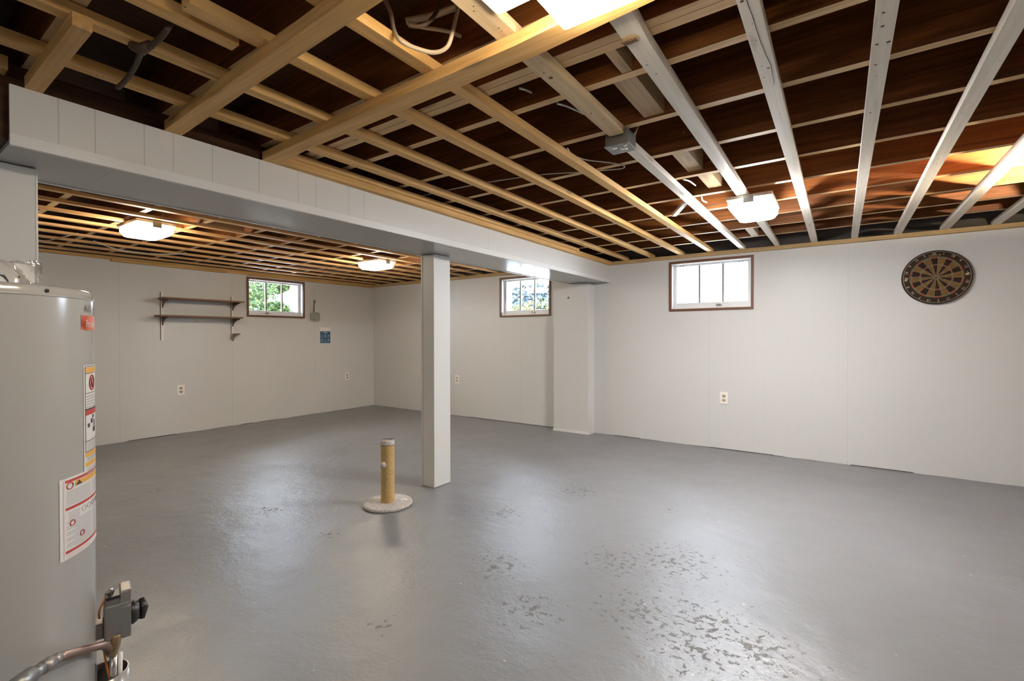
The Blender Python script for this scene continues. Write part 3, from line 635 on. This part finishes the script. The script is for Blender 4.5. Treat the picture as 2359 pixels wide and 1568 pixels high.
# ------------------------------------------------------------------ cat scratching post
SP = Vector((-2.603, 2.208, 0))
def fuzzy(nm, c1, c2, sc=60, bs=.6):
    m = mat(nm, c1, .95, spec=.1); n = N(m); g = n.new('ShaderNodeNewGeometry').outputs['Position']
    f = n.noise(g, sc, 4, .65); n.color(n.mix(n.ramp(f, .4, .65), c1, c2)); n.bump(f, bs, .006); return m
M['plush'] = fuzzy('grey_white_plush', (.62, .57, .53), (.42, .38, .36), 70)
m = M['sisal'] = mat('sisal_wrap', (.55, .36, .14), .9, spec=.1); n = N(m); g = n.new('ShaderNodeNewGeometry').outputs['Position']
f = n.noise(n.mapping(g, (60, 60, 240)), 1, 4, .65); n.color(n.mix(n.ramp(f, .35, .7), (.46, .30, .115), (.68, .49, .24))); n.bump(f, .6, .004)
M['plushrib'] = mat('ribbed_plush_edge', (.66, .62, .58), .9, spec=.1)
M['plushdark'] = mat('grey_plush_stripe', (.16, .15, .15), .9, spec=.1)
sp = thing('cat_scratching_post', SP, 'short sisal cat scratching post on a round plush base, in front of the column', 'scratching post')
b = B(); b.lathe(SP, [(0, .024), (.155, .024), (.164, .020), (.167, .012), (.165, .003), (.16, 0)], M['plush'], 72)
for i in range(64):
    a = 2*PI*i/64; p = lambda r, h: SP+Vector((r*math.cos(a+(.164-r)*2), r*math.sin(a+(.164-r)*2), h))
    b.tube([p(.150, .024), p(.163, .021), p(.168, .012), p(.166, .003)], .0028, M['plushrib'], 5)
b.build('base', sp)
b = B(); n_ = 60; prof = []
for i in range(n_+1): prof.append((.046+.0012*math.sin(i*PI), .024+.40*i/n_)); 
prof = []
for i in range(70): h = .024+.400*i/70; prof += [(.0455, h), (.0468, h+.0028)]
b.lathe(SP, prof, M['sisal'], 32); b.build('sisal_pole', sp)
b = B(); b.lathe(SP, [(.047, .424), (.0475, .430), (.0470, .447), (.042, .456), (.025, .461), (0, .462)], M['plush'], 32)
for i in range(6):
    r = .012+.007*i; pts = [SP+Vector((.018+r*math.cos(a)*.9, -.012+r*math.sin(a), .463-.00012*(i*i))) for a in [PI*.15+k*PI*.14 for k in range(8)]]
    pts = [p for p in pts if (p-SP).xy.length < .044]
    if len(pts) > 2: b.tube(pts, .0017, M['plushdark'], 5)
b.build('plush_cap', sp)
b = B(); q = Vector((cR.x, cR.y, 0)).normalized(); tw = -Vector((cF.x, cF.y, 0)).normalized()
c_ = SP+tw*.047-q*.019+Vector((0, 0, .292)); b.lathe(c_, [(.0001, -.02), (.014, -.017), (.020, -.006), (.020, .006), (.014, .017), (.0001, .02)], M['plush'], 16); b.build('pompom', sp)
b = B(); tg = at(931, 1151, .026); b.add([(tg.x-.022, tg.y-.018, .0262), (tg.x+.014, tg.y-.024, .0262), (tg.x+.022, tg.y+.018, .0262), (tg.x-.014, tg.y+.024, .0262)], [(0, 1, 2, 3)], M['plastic'])
b.add([(tg.x-.006, tg.y-.012, .0266), (tg.x+.008, tg.y-.012, .0266), (tg.x+.004, tg.y+.012, .0266)], [(0, 1, 2)], M['black']); b.build('sewn_tag', sp)

# ------------------------------------------------------------------ water heater
HC = Vector((-1.61, .145, 0)); HR = .237; HT = 1.292
M['tank'] = mat('glossy_light_grey_enamel', (.38, .37, .35), .16, spec=.6)
wh = thing('water_heater', HC, 'tall light grey gas water heater cut off by the left photo edge', 'water heater')
b = B(); b.lathe(HC, [(.2, .02), (HR-.004, .02), (HR, .03), (HR, HT-.025)], M['tank'], 96); b.build('tank_jacket', wh)
b = B(); b.lathe(HC, [(HR, HT-.025), (HR+.002, HT-.0235), (HR+.002, HT-.021), (HR-.001, HT-.019), (HR-.001, HT-.010), (HR-.004, HT-.004), (HR-.011, HT), (HR-.03, HT+.001), (0, HT+.004)], M['tank'], 96); b.build('lid', wh)
def hc(phi, z, o=0.0): a = math.radians(phi); return (HC.x+(HR+o)*math.cos(a), HC.y+(HR+o)*math.sin(a), z)
b = B(); d = Vector((math.cos(math.radians(29.5)), math.sin(math.radians(29.5)), 0)); b.lathe(Vector(hc(29.5, HT-.0125, -.001)), [(.0042, 0), (.004, .002), (0, .0025)], M['darkslot'], 12, d); b.build('screw', wh)
def patch(b, f0, f1, z0, z1, m, o=.0008):
    k = max(1, int(abs(f1-f0)/2.5)); vs = []
    for i in range(k+1): f = f0+(f1-f0)*i/k; vs += [hc(f, z0, o), hc(f, z1, o)]
    b.add(vs, [(2*i, 2*i+2, 2*i+3, 2*i+1) for i in range(k)], m, True)
def ctext(b, txt, f, z, size, m, o=.0014, sx=1.0):
    vs, fs = text_mesh(txt, size); w = min(v.x for v in vs); b.add([hc(f+math.degrees((v.x-w)*sx/HR), z+v.y, o) for v in vs], fs, m)
L_ = {k: mat('label_'+k, c, .45) for k, c in dict(white=(.68, .66, .64), red=(.48, .05, .035), orange=(.75, .38, .05), grey=(.33, .33, .34), dark=(.06, .05, .05), pink=(.62, .45, .42), brown=(.14, .07, .05), coral=(.62, .13, .06)).items()}
b = B(); ctext(b, 'A.O. SMITH', 54.2, 1.2465, .0245, L_['brown'], .0012, .9); b.build('maker_lettering', wh)
b = B(); patch(b, 51, 84, 1.196, 1.231, L_['coral'])
for i in range(5):
    r = .004+.0035*i; pts = [hc(57+math.degrees(r*1.3*math.cos(t)/HR), 1.213+r*math.sin(t)*.95, .0012) for t in [PI*.45+k*PI*.12 for k in range(10)]]; b.tube(pts, .0006, L_['red'], 4)
ctext(b, 'ProLine', 55.6, 1.211, .025, L_['white'], .0018, .72); b.build('badge', wh)
# upper warning label
b = B(); patch(b, 52.6, 88, .845, 1.112, L_['white'])
for z0, z1, c in ((1.094, 1.106, 'orange'), (1.108, 1.1095, 'dark'), (1.0915, 1.093, 'dark'), (1.044, 1.0455, 'dark'), (1.004, 1.008, 'dark'), (.992, 1.004, 'red'), (.929, .931, 'dark'), (.904, .906, 'dark'), (.893, .903, 'orange'), (.870, .880, 'orange')): patch(b, 54, 88, z0, z1, L_[c], .0012)
patch(b, 54, 54.5, .905, 1.108, L_['dark'], .0013)
for i in range(5): patch(b, 55.5, 86, 1.010+.0065*i, 1.0122+.0065*i, L_['grey'], .0013)
for i in range(4): patch(b, 55.5, 86, .909+.005*i, .911+.005*i, L_['grey'], .0013)
for i in range(3): patch(b, 55.5, 86, .883+.0035*i, .8845+.0035*i, L_['grey'], .0013)
for i in range(4): patch(b, 55.5, 86, .848+.005*i, .850+.005*i, L_['grey'], .0013)
b.tube([hc(63+3.6*math.cos(t), 1.069+.018*math.sin(t), .0018) for t in [2*PI*k/16 for k in range(17)]], .0013, L_['red'], 5); patch(b, 62, 64.2, 1.058, 1.081, L_['dark'], .0015)
b.tube([hc(60.6, 1.082, .0018), hc(65.4, 1.056, .0018)], .0013, L_['red'], 5)
for f, z, w, h in ((57, .962, 2.5, .010), (61.5, .970, 2.5, .012), (64, .982, 2.5, .008), (65, .947, 4, .012)): patch(b, f, f+w, z, z+h, L_['dark'], .0015)
b.tube([hc(67, .978, .0016), hc(67.5, .95, .0016)], .0008, L_['dark'], 4)
b.build('warning_label', wh)
# lower instruction label
b = B(); patch(b, 34.6, 88, .679, .862, L_['white']); patch(b, 38, 88, .851, .857, L_['red'], .0012); patch(b, 44.5, 88, .838, .8495, L_['orange'], .0013)
patch(b, 38, 88, .789, .795, L_['red'], .0012); patch(b, 38, 88, .692, .698, L_['red'], .0012); patch(b, 36.8, 37.1, .684, .857, L_['pink'], .0012)
b.tube([hc(41+2.1*math.cos(t), .843+.0075*math.sin(t), .0016) for t in [2*PI*k/12 for k in range(13)]], .0009, L_['red'], 5)
b.add([hc(45, .8385, .002), hc(50, .8385, .002), hc(47.5, .8495, .002)], [(0, 1, 2)], L_['dark'])
for i in range(8): patch(b, 38.5, 60, .800+.0042*i, .8013+.0042*i, L_['grey'], .0013); patch(b, 62, 86, .801+.0042*i, .8023+.0042*i, L_['grey'], .0013)
for i in range(19):
    if i > 13: patch(b, 40, 48, .702+.0044*i, .7033+.0044*i, L_['grey'], .0013)
    else: patch(b, 38.5 if i % 3 else 44, 60, .702+.0044*i, .7033+.0044*i, L_['grey'], .0013)
    patch(b, 62, 86, .702+.0044*i, .7033+.0044*i, L_['grey'], .0013)
for f in (52, 57.5, 63, 70): b.tube([hc(f+2*math.cos(t), .777+.006*math.sin(t), .0014) for t in [2*PI*k/12 for k in range(13)]], .0005, L_['grey'], 4)
for f, z in ((42.5, .757), (50, .722)): b.tube([hc(f+1.7*math.cos(t), z+.006*math.sin(t), .0016) for t in [2*PI*k/12 for k in range(13)]], .001, L_['red'], 5)
for i in range(3): patch(b, 38.5, 58, .682+.003*i, .683+.003*i, L_['pink'], .0013)
b.build('instruction_label', wh)
# draft hood on the top
M['hood'] = mat('white_enamel_hood', (.50, .48, .46), .22, .1)
b = B(); b.lathe(HC+Vector((0, 0, HT)), [(.108, .001), (.108, .024), (.104, .036), (.094, .050), (.078, .064), (.066, .080), (.058, .10), (.052, .13), (.050, .17), (.050, .62)], M['hood'], 64)
def hp(phi, z, rr_=.1088): a = math.radians(phi); return HC+Vector((rr_*math.cos(a), rr_*math.sin(a), HT+z))
for f0 in (14, -70, 110, 200):
    n_ = 12; b.add([hp(f0, .001)]+[hp(f0+36*k/n_, .002+.024*min(1, math.sin(PI*k/n_)*1.5)) for k in range(n_+1)]+[hp(f0+36, .001)], [tuple(range(n_+3))], M['darkslot'])
b.add([hp(62, .024), hp(72, .026), hp(68, .031)], [(0, 1, 2)], M['darkslot'])
b.build('draft_hood', wh)
# gas valve
vd = Vector((-cR.y*0+.236, .972, 0)).normalized(); vt = Vector((.972, -.236, 0)) # outwards from tank, and towards camera side
V0 = Vector((-1.556, .377, .457))
def vb(o, t_, z): return V0+vd*o+vt*t_+Vector((0, 0, z))
TFV = lambda o, t_, z: vb(o, t_, z)
b = B(TFV)
b.bbox(.012, .062, -.035, .035, -.050, .040, M['galv'], .004); b.bbox(.046, .066, -.036, .036, -.052, .030, M['galv'], .003)
b.bbox(.014, .050, -.025, .025, .036, .055, M['galv'], .004); b.bbox(-.006, .014, -.020, .020, -.045, -.005, M['dsteel'], .004)
b.bbox(.016, .046, -.012, .030, .052, .060, M['black'], .002)
b.build('gas_valve_body', wh)
b = B(TFV); b.bbox(.044, .067, -.030, .030, .026, .068, M['dsteel'], .003); b.build('valve_bracket', wh)
b = B(TFV); b.lathe((.066, 0, -.008), [(.026, 0), (.027, .006), (.024, .011), (0, .011)], M['brass'], 24, (1, 0, 0)) if False else None
def disc(b, c, prof, m, ax): b.lathe(c, prof, m, 24, ax)
b2 = B(); disc(b2, vb(.066, 0, -.006), [(.030, 0), (.031, .005), (.028, .009), (.027, .012), (.024, .013), (.023, .018), (0, .018)], M['black'], vd); b2.tube([vb(.090, -.012, .018), vb(.094, 0, -.004), vb(.090, .004, -.030)], [.007, .011, .006], M['black'], 8); b2.build('control_knob', wh)
b2 = B(); disc(b2, vb(.026, 0, .058), [(.006, 0), (.008, .004), (.006, .012), (.003, .016), (0, .016)], M['steel'], (0, 0, 1)); b2.build('valve_nut', wh)
b2 = B(); b2.tube(spline([vb(.036, .030, -.040), vb(.034, .034, -.060), vb(.026, .036, -.085)], 5), .011, M['brass'], 14); b2.tube([vb(.030, .034, -.090), vb(.028, .032, -.20)], .008, M['steel'], 12); b2.tube([vb(.044, .028, -.09), vb(.042, .026, -.20)], .005, M['plastic'], 10)
b2.build('burner_tube', wh)
b2 = B(); b2.tube(spline([vb(.004, .01, .006), vb(.004, .02, .03), vb(.014, .018, .052), vb(.020, .015, .060)], 6), .0022, M['orange'], 6)
b2.tube(spline([vb(.012, .03, -.07), vb(.020, .034, -.13), vb(.034, .040, -.19), vb(.036, .044, -.22)], 6), .0022, M['orange'], 6); b2.build('igniter_wire', wh)
b2 = B(); q0 = vb(.012, 0, -.20); b2.lathe(q0+Vector((0, 0, -.10)), [(.052, 0), (.052, .16), (.048, .16)], M['tank'], 40); b2.lathe(q0+Vector((0, 0, -.10)), [(.048, .16), (.047, .09), (0, .08)], M['concrete'], 40); b2.build('burner_housing', wh)
# flexible gas connector in front of the tank
gp = [at(245, 1478, .40)]
def nearp(px, py, dist):
    v = cF+cR*((px-CXP)/FPX)+cD*((py-CYP)/FPX); v.normalize(); return Vector((0, 0, CAMH))+v*dist
pts = spline([vb(.022, .030, -.075), nearp(240, 1486, 1.70), nearp(210, 1492, 1.66), nearp(172, 1503, 1.60), nearp(135, 1514, 1.55)], 14)
b2 = B(); rad = [.0068+(.0028 if i % 2 else 0) for i in range(len(pts))]; b2.tube(pts, rad, M['copper'], 14)
gc = thing('gas_connector', pts[-1], 'corrugated copper gas connector crossing the front of the water heater', 'pipe')
b2.build('corrugated_hose', gc)
b2 = B(); b2.tube([nearp(136, 1513, 1.55), nearp(118, 1524, 1.535)], .011, M['dsteel'], 6); b2.tube([nearp(118, 1524, 1.535), nearp(95, 1540, 1.515)], .0135, M['dsteel'], 12); b2.build('flare_nut', gc)
b2 = B(); b2.tube([nearp(95, 1540, 1.515), nearp(70, 1555, 1.50)], .0125, M['galv'], 12); b2.tube([nearp(74, 1553, 1.50), nearp(20, 1592, 1.47)], .0165, M['galv'], 14); b2.build('union_fitting', gc)
# manual in a clear bag on the heater top
mb = thing('manual_bag', (-1.62, .30, HT), 'clear plastic bag holding a white manual, lying on top of the water heater', 'bag')
b2 = B(); A = lambda px, py, d_: nearp(px, py, d_)
rows = []
rnd = random.Random(5)
for j in range(7):
    row = []
    for i in range(13):
        px = -20+117*i/12; py = 652-52*j/6+(3*math.sin(i*1.7)+2*rnd.random() if j == 6 else 0)+(px-40)*.03
        row.append(A(px, py, 1.625+.012*math.sin(i*1.3+j)+.01*rnd.random()))
    rows.append(row)
vs = [p for r in rows for p in r]; b2.add(vs, [(j*13+i, j*13+i+1, (j+1)*13+i+1, (j+1)*13+i) for j in range(6) for i in range(12)], M['film'], True)
vs2 = [p+Vector((-.02, -.004, .001)) for p in vs]; b2.add(vs2, [(j*13+i, j*13+i+1, (j+1)*13+i+1, (j+1)*13+i) for j in range(6) for i in range(12)], M['film'], True)
b2.build('film', mb)
b2 = B(); c4 = [A(-20, 650, 1.63), A(80, 652, 1.63), A(80, 612, 1.63), A(40, 606, 1.63), A(-20, 602, 1.63)]
b2.add(c4+[p+Vector((-.012, 0, 0)) for p in c4], [(0, 1, 2, 3, 4), (9, 8, 7, 6, 5)]+[(i, (i+1) % 5, 5+(i+1) % 5, 5+i) for i in range(5)], M['plastic']); b2.build('manual', mb)

# ------------------------------------------------------------------ outdoors
def leafmat(nm, c1, c2):
    m = mat(nm, c1, .6, spec=.3); n = N(m); oi = n.new('ShaderNodeNewGeometry').outputs['Random Per Island']; n.color(n.mix(oi, c1, c2)); return m
M['leaf1'] = leafmat('bright_green_leaf', (.010, .028, .003), (.035, .060, .006)); M['leaf2'] = leafmat('hazy_blue_green_leaf', (.022, .036, .040), (.045, .062, .072)); M['leaf3'] = leafmat('yellow_green_leaf', (.045, .052, .010), (.10, .088, .022)); M['bark'] = mat('bark', (.05, .04, .03), .9)  # blue-green leaves carry distance haze in their colour
M['bounce_ground'] = mat('pale_bounce_ground', (.62, .60, .56), .9)  # unseen ground made pale so skylight bounces up to the ceiling
def tree(name, blobs, n_, size, lm, trunk, lab, cat):
    rnd = random.Random(hash(lab) % 1000 if False else len(lab)*7); t = thing(name, trunk, lab, cat)
    b = B()
    for (c, r) in blobs:
        c = Vector(c); r = Vector(r)
        for i in range(n_):
            d = Vector((rnd.gauss(0, 1), rnd.gauss(0, 1), rnd.gauss(0, 1))).normalized()*(rnd.random()**.4); p = c+Vector((d.x*r.x, d.y*r.y, d.z*r.z))
            if p.z < 1.34: p.z = 1.34+rnd.random()*.1
            u = Vector((rnd.gauss(0, 1), rnd.gauss(0, 1), rnd.gauss(0, .6))).normalized(); w = u.orthogonal().normalized(); w = (Matrix.Rotation(rnd.random()*6, 3, u) @ w)
            s = size*rnd.uniform(.6, 1.3); k = len(b.v); b.v += [tuple(p-u*s), tuple(p+w*s*.45), tuple(p+u*s), tuple(p-w*s*.45)]; i_ = b.mi(lm); b.f.append((k, k+1, k+2, k+3)); b.m.append(i_); b.sm.append(False)
    b.build('foliage', t)
    b = B(); tv = Vector(trunk); b.tube([tv, Vector(blobs[0][0])], [.06, .03], M['bark'], 8)
    for (c, r) in blobs[1:]: b.tube([Vector(blobs[0][0]), Vector(c)], [.025, .01], M['bark'], 6)
    b.build('trunk', t)
tree('garden_tree', [((-9.6, 4.75, 2.05), (.55, .45, .50)), ((-9.8, 5.35, 2.25), (.3, .25, .16)), ((-9.7, 5.25, 1.75), (.3, .30, .16))], 1900, .045, M['leaf1'], (-9.7, 4.5, 1.3), 'bright green tree close outside the left window', 'tree')
tree('garden_tree', [((-17.5, 9.0, 1.75), (1.2, 1.8, .62)), ((-17.5, 11.6, 1.6), (1.2, 1.4, .7))], 2600, .09, M['leaf2'], (-17.5, 9.5, 1.3), 'hazy blue-green trees far outside the left window', 'tree')
tree('garden_bush', [((-5.6, 9.4, 1.50), (1.0, .7, .58)), ((-6.6, 9.6, 1.45), (.9, .7, .52)), ((-4.6, 9.4, 1.42), (.8, .6, .50))], 1900, .045, M['leaf3'], (-5.6, 9.4, 1.3), 'yellow-green bush outside the half-hidden back window', 'bush')
tree('garden_tree', [((-9.4, 15.5, 2.45), (2.4, 1.2, .75)), ((-7.2, 15.5, 2.5), (1.6, 1.2, .7))], 2600, .12, M['leaf2'], (-9.0, 15.5, 1.3), 'pale distant trees above the yellow bush outside the back window', 'tree')
b = B(); b.box(-40, XL-DEPTH-.01, -10, 30, 1.28, 1.32, M['bounce_ground']); b.box(XL-DEPTH-.01, 15, YB+DEPTH+.01, 30, 1.28, 1.32, M['bounce_ground']); o = b.build('outdoor_ground'); o['kind'] = 'structure'; o['label'] = 'unseen outdoor ground, made pale to bounce skylight in, just below the window sills'
# daylight portals guide the sampling of the sky through the three windows
def portal(name, loc, rot, sx, sy):
    L = bpy.data.lights.new(name, 'AREA'); L.shape = 'RECTANGLE'; L.size = sx; L.size_y = sy; L.cycles.is_portal = True
    o = bpy.data.objects.new(name, L); COL.objects.link(o); o.location = loc; o.rotation_euler = rot
for w in WINB: portal('daylight_portal', ((w[0]+w[1])/2, YB+DEPTH+.02, (w[2]+w[3])/2), (-PI/2, 0, 0), w[1]-w[0], w[3]-w[2])
for w in WINL: portal('daylight_portal', (XL-DEPTH-.02, (w[0]+w[1])/2, (w[2]+w[3])/2), (0, -PI/2, 0), w[3]-w[2], w[1]-w[0])
